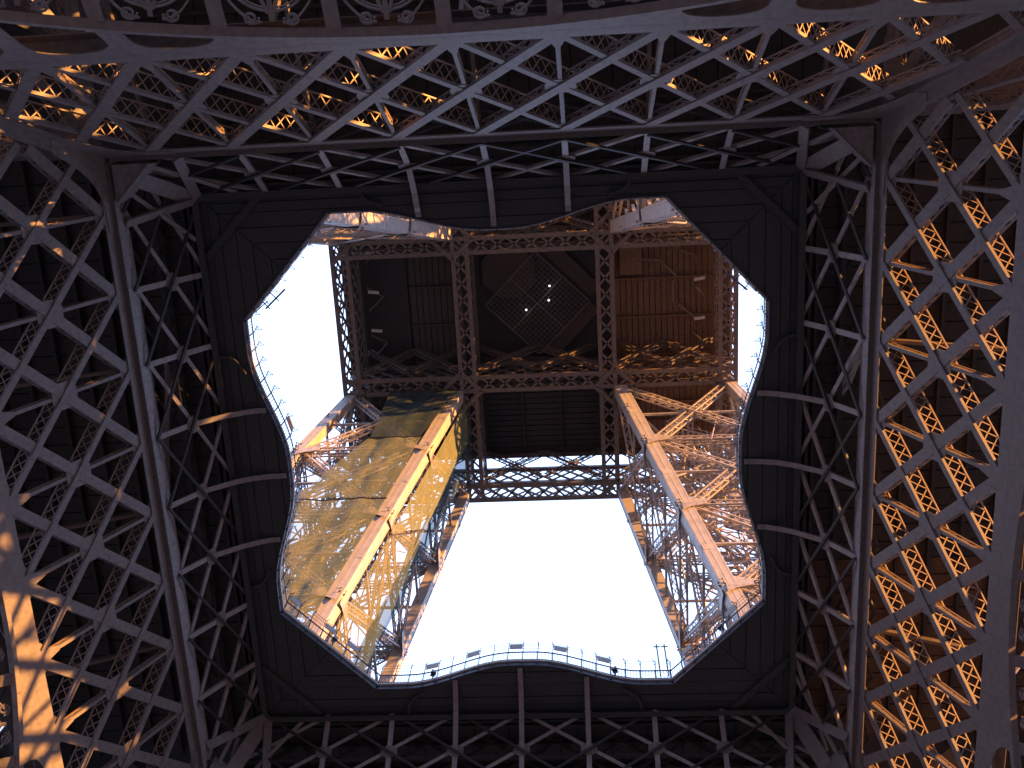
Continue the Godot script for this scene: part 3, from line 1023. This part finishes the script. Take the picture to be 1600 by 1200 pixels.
	for i in 3:
		var xx: float = [-18.3, 18.3, 0.0][i]
		if i == 2: continue
		for s in range(-6, 7):
			b = B.new()
			b.bar(Vector3(xx - signf(xx) * 0.3, H2 + 4.4, s * 2.6), Vector3(xx - signf(xx) * 1.7, HP - 0.2, s * 2.6 + (1.3 if s % 2 == 0 else -1.3)), 0.16, 0.16, Vector3.UP)
			part("hanger", b, M.iron3, t)
		for s in 4:
			b = B.new()
			b.bar(Vector3(xx - signf(xx) * 0.6, H2 + 3.2, -6.0 + s * 4.2), Vector3(xx - signf(xx) * 1.7, H2 + 3.5, -6.2 + s * 4.2), 0.32, 0.12, Vector3.UP)
			part("landing_plate", b, M.pale, t)

func pa(h: float) -> float: return A2 + SI * (H2 - h)
func pb(h: float) -> float: return B2 + SO * (H2 - h)

func pillars() -> void:
	var look := ["upper left pillar above the first floor, its pale face dappled with sun", "upper right pillar above the first floor, its inner edge grey in shade", "lower right pillar above the first floor, glowing orange inside", "lower left pillar above the first floor, half wrapped in yellow netting"]
	var hs := [HD + 0.6, 79.0, 89.6, 100.0, H2]
	for qi in 4:
		var sx: float = QUAD[qi][0]
		var sz: float = QUAD[qi][1]
		var t := thing("tower_pillar", look[qi], "pillar", corner(sx, sz, HD + 0.6, 25, 25), "pillars between the first and second floors")
		var X := Vector3(sx, 0, 0)
		var Z := Vector3(0, 0, sz)
		var b: B
		for c in 4:
			var f := func(h: float) -> Vector3: return corner(sx, sz, h, pa(h) if c % 2 == 0 else pb(h), pa(h) if c < 2 else pb(h))
			var ox := X * (1.0 if c % 2 == 0 else -1.0)
			var oz := Z * (1.0 if c < 2 else -1.0)
			var w := 1.25 if c == 0 else 1.05
			var p: Vector3 = f.call(HD + 0.6) + (ox + oz) * w / 2
			var q: Vector3 = f.call(H2 + 0.3) + (ox + oz) * w / 2
			b = B.new()
			b.bar(p, q, w, w, X)
			var o = part("column", b, M.column, t)
			# cover strips and joints on the faces
			var z := (q - p).normalized()
			for e in [ox, oz]:
				var oth: Vector3 = oz if e == ox else ox
				for s in [-0.42, 0.0, 0.42]:
					b = B.new()
					b.bar(p - e * (w / 2 + 0.008) + oth * s * w, q - e * (w / 2 + 0.008) + oth * s * w, 0.14 if s != 0.0 else 0.2, 0.03, e)
					part("cover_strip", b, M.column, o)
				for n in 4:
					var cj: Vector3 = p.lerp(q, (n + 0.5) / 4.0) - e * (w / 2 + 0.018)
					b = B.new()
					b.bar(cj - z * 0.3, cj + z * 0.3, w * 0.94, 0.03, e)
					part("joint_plate", b, M.column, o)
		# panels on the four faces
		for fc in 4:
			var A := func(h: float) -> Vector3:
				match fc:
					0: return corner(sx, sz, h, pa(h), pa(h))
					1: return corner(sx, sz, h, pa(h), pa(h))
					2: return corner(sx, sz, h, pb(h), pa(h))
				return corner(sx, sz, h, pa(h), pb(h))
			var Bc := func(h: float) -> Vector3:
				match fc:
					0: return corner(sx, sz, h, pb(h), pa(h))
					1: return corner(sx, sz, h, pa(h), pb(h))
				return corner(sx, sz, h, pb(h), pb(h))
			var f: Vector3 = [-Z, -X, X, Z][fc]
			for i in 4:
				var a0: Vector3 = A.call(hs[i]) - f * 0.5
				var b0: Vector3 = Bc.call(hs[i]) - f * 0.5
				var a1: Vector3 = A.call(hs[i + 1]) - f * 0.5
				var b1: Vector3 = Bc.call(hs[i + 1]) - f * 0.5
				var s0 := (b0 - a0).normalized() * 1.2
				open_beam("brace", a0 + s0, b1 - s0, 0.75, 0.55, f, t, 0.95)
				open_beam("brace", b0 - s0, a1 + s0, 0.75, 0.55, f, t, 0.95)
				if i < 3:
					open_beam("strut", a1 + s0, b1 - s0, 0.8, 0.6, f, t, 0.95)
					# gussets where the strut meets the columns
					for e in [[a1, s0], [b1, -s0]]:
						b = B.new()
						var ex: Vector3 = (e[1] as Vector3).normalized()
						b.plate(PackedVector2Array([Vector2(0.4, -1.5), Vector2(1.1, -1.0), Vector2(2.6, -0.45), Vector2(2.6, 0.45), Vector2(1.1, 1.0), Vector2(0.4, 1.5)]), e[0] + f * 0.45, ex, f.cross(ex).normalized(), 0.05)
						part("gusset", b, M.iron2, t)
					# secondary light bracing
				var mc := (a0 + b0 + a1 + b1) / 4
				for e in [(a0 + a1) / 2, (b0 + b1) / 2]:
					b = B.new()
					b.bar(e, mc, 0.22, 0.22, f)
					part("tie", b, M.iron2, t)
		# inside: two lift tracks, a zigzag stair, cross frames, cables
		var ci := func(h: float, fx: float, fz: float) -> Vector3: return corner(sx, sz, h, lerpf(pa(h), pb(h), fx), lerpf(pa(h), pb(h), fz))
		for fx in [0.33, 0.66]:
			var l := B.new()
			for s in [-0.06, 0.06]:
				l.bar(ci.call(HD + 0.6, fx + s, 0.5), ci.call(H2, fx + s, 0.5), 0.25, 0.4, Vector3.UP)
			part("lift_rail", l, M.iron2, t, true)
			l = B.new()
			for n in 44:
				var h := lerpf(HD + 1.0, H2, n / 44.0)
				l.bar(ci.call(h, fx - 0.09, 0.5), ci.call(h, fx + 0.09, 0.5), 0.28, 0.12, Vector3.UP)
			part("lift_sleepers", l, M.iron2, t, true)
		for i in 5:
			var h: float = [70.5, 79.0, 89.6, 100.0, 106.0][i]
			for v in [[0.0, 0.0, 1.0, 1.0], [1.0, 0.0, 0.0, 1.0], [0.05, 0.5, 0.95, 0.5], [0.5, 0.05, 0.5, 0.95]]:
				open_beam("cross_frame", ci.call(h, v[0], v[1]), ci.call(h, v[2], v[3]), 0.5, 0.5, Vector3.UP, t, 0.9, 0.1, 0.06)
		for n in 11:
			var h0 := lerpf(HD + 1.0, H2 - 1.0, n / 11.0)
			var h1 := lerpf(HD + 1.0, H2 - 1.0, (n + 1) / 11.0)
			var fa := 0.3 if n % 2 == 0 else 0.75
			var fb := 0.75 if n % 2 == 0 else 0.3
			b = B.new()
			for s in [0.14, 0.2]:
				b.bar(ci.call(h0, fa, s), ci.call(h1, fb, s), 0.06, 0.3, Vector3.UP)
				b.bar(ci.call(h0, fa, s) + Vector3(0, 1.1, 0), ci.call(h1, fb, s) + Vector3(0, 1.1, 0), 0.06, 0.06, Vector3.UP)
			var o = part("stair_flight", b, M.iron2, t)
			b = B.new()
			for s in 14:
				var p0: Vector3 = (ci.call(h0, fa, 0.14) as Vector3).lerp(ci.call(h1, fb, 0.14), s / 14.0)
				var p1: Vector3 = (ci.call(h0, fa, 0.2) as Vector3).lerp(ci.call(h1, fb, 0.2), s / 14.0)
				b.bar(p0, p1, 0.28, 0.04, Vector3.UP)
			part("treads", b, M.iron2, o, true)
		var l2 := B.new()
		for n in ([60, 14, 300, 300][qi]):
			var h0 := rng.randf_range(HD + 1, H2 - 8)
			var p0: Vector3 = ci.call(h0, rng.randf(), rng.randf())
			var h1 := h0 + rng.randf_range(2.0, 9.0)
			var p1: Vector3 = ci.call(h1, rng.randf(), rng.randf())
			p1 = p0.lerp(p1, 0.55)
			p1.y = h1
			l2.bar(p0, p1, rng.randf_range(0.07, 0.16), 0.1, Vector3(0.3, 0.2, 0.9))
		part("inner_ties", l2, M.iron2, t, true)
		# short hangers and cleats along the inner column's shaded side
		for n in 14:
			var h := lerpf(HD + 5, H2 - 3, n / 14.0)
			var p := corner(sx, sz, h, pa(h) + 0.2, pa(h) + 1.35)
			b = B.new()
			b.bar(p, p + Vector3(0, rng.randf_range(1.2, 3.0), 0) + Z * 0.2, 0.14, 0.3, X)
			part("cleat", b, M.iron2, t)

func nets() -> void:
	# sheets of scaffold net over two faces of the lower left pillar; corners given along the face (metres from the inner edge) and height
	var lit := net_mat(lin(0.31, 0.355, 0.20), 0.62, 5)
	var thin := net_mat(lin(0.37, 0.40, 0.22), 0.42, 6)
	var shade_teal := net_mat(lin(0.045, 0.085, 0.085), 0.8, 7)  # the same net where it lies in shade, painted dark teal
	var sheets := [
		["net sheet at the top of the lower left pillar, its shade painted in dark green", 0, [[0.2, 109.5], [7.6, 109.8], [6.3, 101.0], [1.3, 101.0]], shade_teal],
		["yellow net sheet with dark seams between two joints, middle of the lower left pillar", 0, [[1.2, 100.8], [6.5, 100.8], [9.6, 91.0], [0.9, 91.0]], lit],
		["large sagging yellow net sheet, lowest on the lower left pillar's front", 0, [[0.9, 90.8], [9.7, 90.8], [3.4, 70.5], [1.0, 72.0]], lit],
		["thin yellow net spread left of the sagging sheet, over the pillar's bracing", 0, [[8.5, 90.4], [12.6, 90.4], [10.5, 72.0], [3.6, 70.0]], thin],
		["yellow net strip right of the pale column edge on the lower left pillar", 1, [[1.2, 110.0], [5.5, 110.0], [6.2, 96.0], [1.3, 88.0]], lit],
		["loose yellow net below the strip, right of the pale column edge", 1, [[1.3, 87.8], [6.3, 95.8], [6.4, 80.0], [1.2, 70.0]], thin],
		["net on the inner side of the lower left pillar, its shade painted in bluish green", 1, [[5.0, 112.5], [8.2, 112.5], [8.6, 76.0], [6.0, 76.0]], shade_teal],
	]
	for si in sheets.size():
		var s: Array = sheets[si]
		var st := SurfaceTool.new()
		var st0 := []
		st.begin(Mesh.PRIMITIVE_TRIANGLES)
		var fn := FastNoiseLite.new()
		fn.seed = 40 + si
		fn.frequency = 0.09
		var nx := 26
		var ny := 44
		var c: Array = s[2]
		for y in ny + 1:
			for x in nx + 1:
				var fx := float(x) / nx
				var fy := float(y) / ny
				var a0 := Vector2(c[0][0], c[0][1]).lerp(Vector2(c[1][0], c[1][1]), fx)
				var a1 := Vector2(c[3][0], c[3][1]).lerp(Vector2(c[2][0], c[2][1]), fx)
				var p := a0.lerp(a1, fy)
				var edge := sin(fx * PI) * 0.8 + 0.2
				p.y -= sin(fx * PI) * sin(fy * PI) * 0.6
				var h := p.y
				var off: float = 0.35 + edge * (0.07 * sin(p.x * 2.1 + p.y * 0.3 + fn.get_noise_2d(p.x * 3, p.y) * 3.0) + fn.get_noise_2d(p.x * 2.4, p.y * 0.8) * 0.25)
				if fx > 0.0 and fx < 1.0: p.x += fn.get_noise_2d(p.y * 3.0, 50.0) * 0.25
				var P3: Vector3
				if s[1] == 0: P3 = Vector3(-(pa(h) + p.x), h, -(pa(h) - off))
				else: P3 = Vector3(-(pa(h) - off), h, -(pa(h) + p.x))
				st.set_uv(Vector2(fx * 2.4, fy * 4.0))
				st.add_vertex(P3)
				if y == 0: st0.append(P3)
		for y in ny:
			for x in nx:
				var i := y * (nx + 1) + x
				for d in [0, 1, nx + 1, 1, nx + 2, nx + 1]: st.add_index(i + d)
		st.generate_normals()
		st.generate_tangents()
		st.set_material(s[3])
		var o := MeshInstance3D.new()
		o.name = numbered("scaffold_net")
		o.mesh = st.commit()
		add_child(o)
		o.set_meta("label", s[0])
		o.set_meta("category", "safety net")
		o.set_meta("group", "scaffold nets on the lower left pillar")
		# rope that hems the sheet's upper edge, and one side
		var hem := B.new()
		var row := []
		for x in nx + 1: row.append((st0[x] as Vector3))
		hem.path(row, 0.11, 0.11, Vector3.UP)
		part("hem", hem, M.dark, o)
	# the square grid net under the middle of the second floor, turned by 45 degrees
	var t := thing("grid_net", "square grid of dark bars turned 45 degrees under the second floor", "grid", Vector3(0, HP - 1.2, 0))
	var ea := Vector3(1, 0, 1).normalized()
	var eb := Vector3(1, 0, -1).normalized()
	var R := 3.95
	for d in 2:
		var e := ea if d == 0 else eb
		var g := eb if d == 0 else ea
		for i in 19:
			var f := lerpf(-R, R, i / 18.0)
			var b := B.new()
			b.bar(e * -R + g * f + Vector3(0.1, HP - 1.0 + d * 0.06, 0), e * R + g * f + Vector3(0.1, HP - 1.0 + d * 0.06, 0), 0.2 if i % 18 == 0 or i == 9 else 0.06, 0.06, Vector3.UP)
			part("grid_bar", b, M.mesh, t)

func railings() -> void:
	var open := opening_poly()
	var labs := ["guard rail of the opening's upper wavy side, hidden behind the planks", "guard rail of the opening's right wavy side, seen on edge", "guard rail with pale pickets along the opening's lower wavy side", "guard rail of the opening's left wavy side with an orange board"]
	var clabs := ["guard rail across the upper right cut corner of the opening", "guard rail across the lower right cut corner of the opening", "guard rail across the lower left cut corner of the opening, under the yellow net", "guard rail across the upper left cut corner of the opening"]
	for k in 8:
		var pts := []
		if k % 2 == 0:
			var s := k / 2
			for i in 25: pts.append(open[s * 25 + i])
		else:
			pts = [open[(k / 2) * 25 + 24], open[((k / 2 + 1) % 4) * 25]]
		var c2: Vector2 = pts[int(pts.size() / 2.0)] if k % 2 == 0 else (pts[0] + pts[1]) / 2
		var t := thing("guard_rail", labs[k / 2] if k % 2 == 0 else clabs[k / 2], "guard rail", Vector3(c2.x, HD + 0.6, c2.y), "guard rails round the opening")
		# resample by length
		var path3 := Curve3D.new()
		for p in pts: path3.add_point(Vector3(p.x, HD + 0.6, p.y) * Vector3(0.998, 1, 0.998))
		var L := path3.get_baked_length()
		var at := func(d: float) -> Vector3: return path3.sample_baked(clampf(d, 0, L))
		var n := int(round(L / 1.03))
		var b: B
		for h in [0.12, 1.08]:
			b = B.new()
			var q := []
			for i in n * 2 + 1: q.append(at.call(L * i / (n * 2.0)) + Vector3(0, h, 0))
			b.path(q, 0.06, 0.06 if h < 1.0 else 0.09, Vector3.UP)
			part("top_rail" if h > 1 else "bottom_rail", b, M.rail, t)
		b = B.new()
		for h in [1.55, 1.95, 2.3]:
			var q := []
			for i in n + 1: q.append(at.call(L * i / float(n)) + Vector3(0, h, 0) * Vector3(1, 1, 1) )
			b.path(q, 0.022, 0.022, Vector3.UP)
		part("wires", b, M.grey, t, true)
		b = B.new()
		for i in n * 5:
			var p: Vector3 = at.call(L * (i + 0.5) / (n * 5.0))
			b.bar(p + Vector3(0, 0.12, 0), p + Vector3(0, 1.05, 0), 0.032, 0.032, Vector3(p.x, 0, p.z))
		part("pickets", b, M.picket, t, true)
		for i in n + 1:
			var p: Vector3 = at.call(L * i / float(n))
			var inw := -Vector3(p.x, 0, p.z).normalized()
			b = B.new()
			b.bar(p + Vector3(0, -0.5, 0) + inw * 0.08, p + Vector3(0, 1.1, 0) + inw * 0.08, 0.065, 0.08, inw)
			b.bar(p + Vector3(0, 1.05, 0) + inw * 0.08, p + Vector3(0, 2.4, 0) - inw * 0.1, 0.045, 0.05, inw)
			b.bar(p + Vector3(0, 2.3, 0) - inw * 0.1, p + Vector3(0, 2.1, 0) + inw * 0.35, 0.03, 0.03, inw)
			b.bar(p + Vector3(0, 1.6, 0), p + Vector3(0, 2.1, 0) + inw * 0.35, 0.03, 0.03, inw)
			part("rail_post", b, M.rail, t)
		var boards: Array = [[], [0.5], [0.2, 0.36, 0.5, 0.65, 0.8], [0.33, 0.62]][k / 2] if k % 2 == 0 else [[], [0.25, 0.7], [0.2, 0.55, 0.85], []][k / 2]
		for f in boards:
			var i := int(round(f * n))
			var p0: Vector3 = at.call(L * (i + 0.06) / float(n))
			var p1: Vector3 = at.call(L * (i + 0.94) / float(n))
			b = B.new()
			b.bar(p0 + Vector3(0, 1.85, 0), p1 + Vector3(0, 1.85, 0), 0.62, 0.04, Vector3(p0.x, 0, p0.z))
			part("notice_board", b, M.orange if k == 6 and f > 0.6 else M.sign, t)

func small_things() -> void:
	var b: B
	# three tiny lamps lit on the square grid
	var spots := [["white lit lamp on the dark grid, uppermost of three", Vector3(1.5, HP - 1.25, 1.9)], ["white lit lamp near the middle of the dark grid, middle of three", Vector3(1.35, HP - 1.25, 0.35)], ["white lit lamp on the dark grid, lowest and leftmost of three", Vector3(-1.1, HP - 1.25, -0.6)]]
	for s in spots:
		var t := thing("small_lamp", s[0], "lamp", s[1], "lamps lit on the square grid")
		b = B.new()
		b.bar(s[1] + Vector3(0, 0.12, 0), s[1] + Vector3(0, 0.3, 0), 0.34, 0.34, Vector3(1, 0, 0))
		part("housing", b, M.rail, t)
		var sp := SphereMesh.new()
		sp.radius = 0.09
		sp.height = 0.18
		sp.radial_segments = 12
		sp.rings = 6
		sp.material = M.bulb
		var mi := MeshInstance3D.new()
		mi.name = "bulb"
		mi.mesh = sp
		t.add_child(mi)
		var l := OmniLight3D.new()
		l.light_energy = 0.02
		l.light_size = 0.08
		l.omni_range = 12
		l.omni_attenuation = 2.0
		l.shadow_enabled = true
		l.position = Vector3(0, -0.01, 0)
		t.add_child(l)
	# paired tube floodlights on arms above the cut corners
	for v in [["pair of tube floodlights on arms above the upper left cut corner", Vector3(-15.6, HD + 2.2, 10.6), Vector3(0.75, 0, 0.66)], ["pair of tube floodlights on arms above the upper right cut corner", Vector3(15.6, HD + 2.2, 10.6), Vector3(-0.75, 0, 0.66)]]:
		var t := thing("tube_floodlight", v[0], "floodlight", v[1], "tube floodlights on the guard rail")
		var d: Vector3 = v[2]
		var s := Vector3(-d.z, 0, d.x)
		for e in [-0.25, 0.35]:
			b = B.new()
			b.bar(v[1] + s * e + d * 0.1, v[1] + s * e + d * 1.9 + Vector3(0, 0.2, 0), 0.12, 0.12, Vector3.UP)
			part("tube", b, M.grey, t)
		for e in [0.3, 1.1]:
			b = B.new()
			b.bar(v[1] + d * e - s * 0.5, v[1] + d * e + s * 0.5, 0.06, 0.06, Vector3.UP)
			part("clamp", b, M.rail, t)
		b = B.new()
		b.bar(v[1] - Vector3(0, 1.5, 0), v[1] + d * 0.6, 0.07, 0.07, d)
		part("arm", b, M.rail, t)
	# projectors on the lower rail
	for v in [["dark boxy projector clamped to the lower guard rail, left one", Vector3(-6.3, HD + 1.0, -15.6)], ["dark boxy projector clamped to the lower guard rail, right one", Vector3(6.3, HD + 1.0, -15.6)], ["boxy projector on the lower left cut corner before the pale column", Vector3(-13.2, HD + 1.7, -13.2)], ["boxy projector on the lower right cut corner before the orange column", Vector3(13.6, HD + 1.7, -12.9)]]:
		var t := thing("projector", v[0], "projector", v[1], "projectors on the guard rails")
		var d := -Vector3(v[1].x, 0, v[1].z).normalized()
		b = B.new()
		b.bar(v[1] - d * 0.2, v[1] + d * 0.2, 0.3, 0.24, Vector3.UP, 0.36, 0.3)
		part("housing", b, M.rail, t)
		b = B.new()
		b.bar(v[1] + d * 0.205, v[1] + d * 0.22, 0.32, 0.26, Vector3.UP)
		part("front_glass", b, M.sign, t)
		b = B.new()
		b.bar(v[1] - Vector3(0, 0.6, 0), v[1] - Vector3(0, 0.12, 0), 0.08, 0.1, d)
		part("bracket", b, M.rail, t)
	# thin lamp poles at the lower right of the opening
	for i in 2:
		var p := Vector3(9.4 + i * 0.55, HD + 0.6, -15.9)
		var t := thing("mast", ["slim grey mast behind the lower right corner of the rail, left one", "slim grey mast behind the lower right corner of the rail, right one"][i], "mast", p, "slim masts behind the rail")
		b = B.new()
		b.bar(p, p + Vector3(0, 4.2, 0), 0.1, 0.1, Vector3(0, 0, 1))
		part("pole", b, M.grey, t)
		b = B.new()
		b.bar(p + Vector3(-0.25, 3.9, 0), p + Vector3(0.25, 3.9, 0), 0.07, 0.07, Vector3(0, 0, 1))
		part("crossarm", b, M.grey, t)
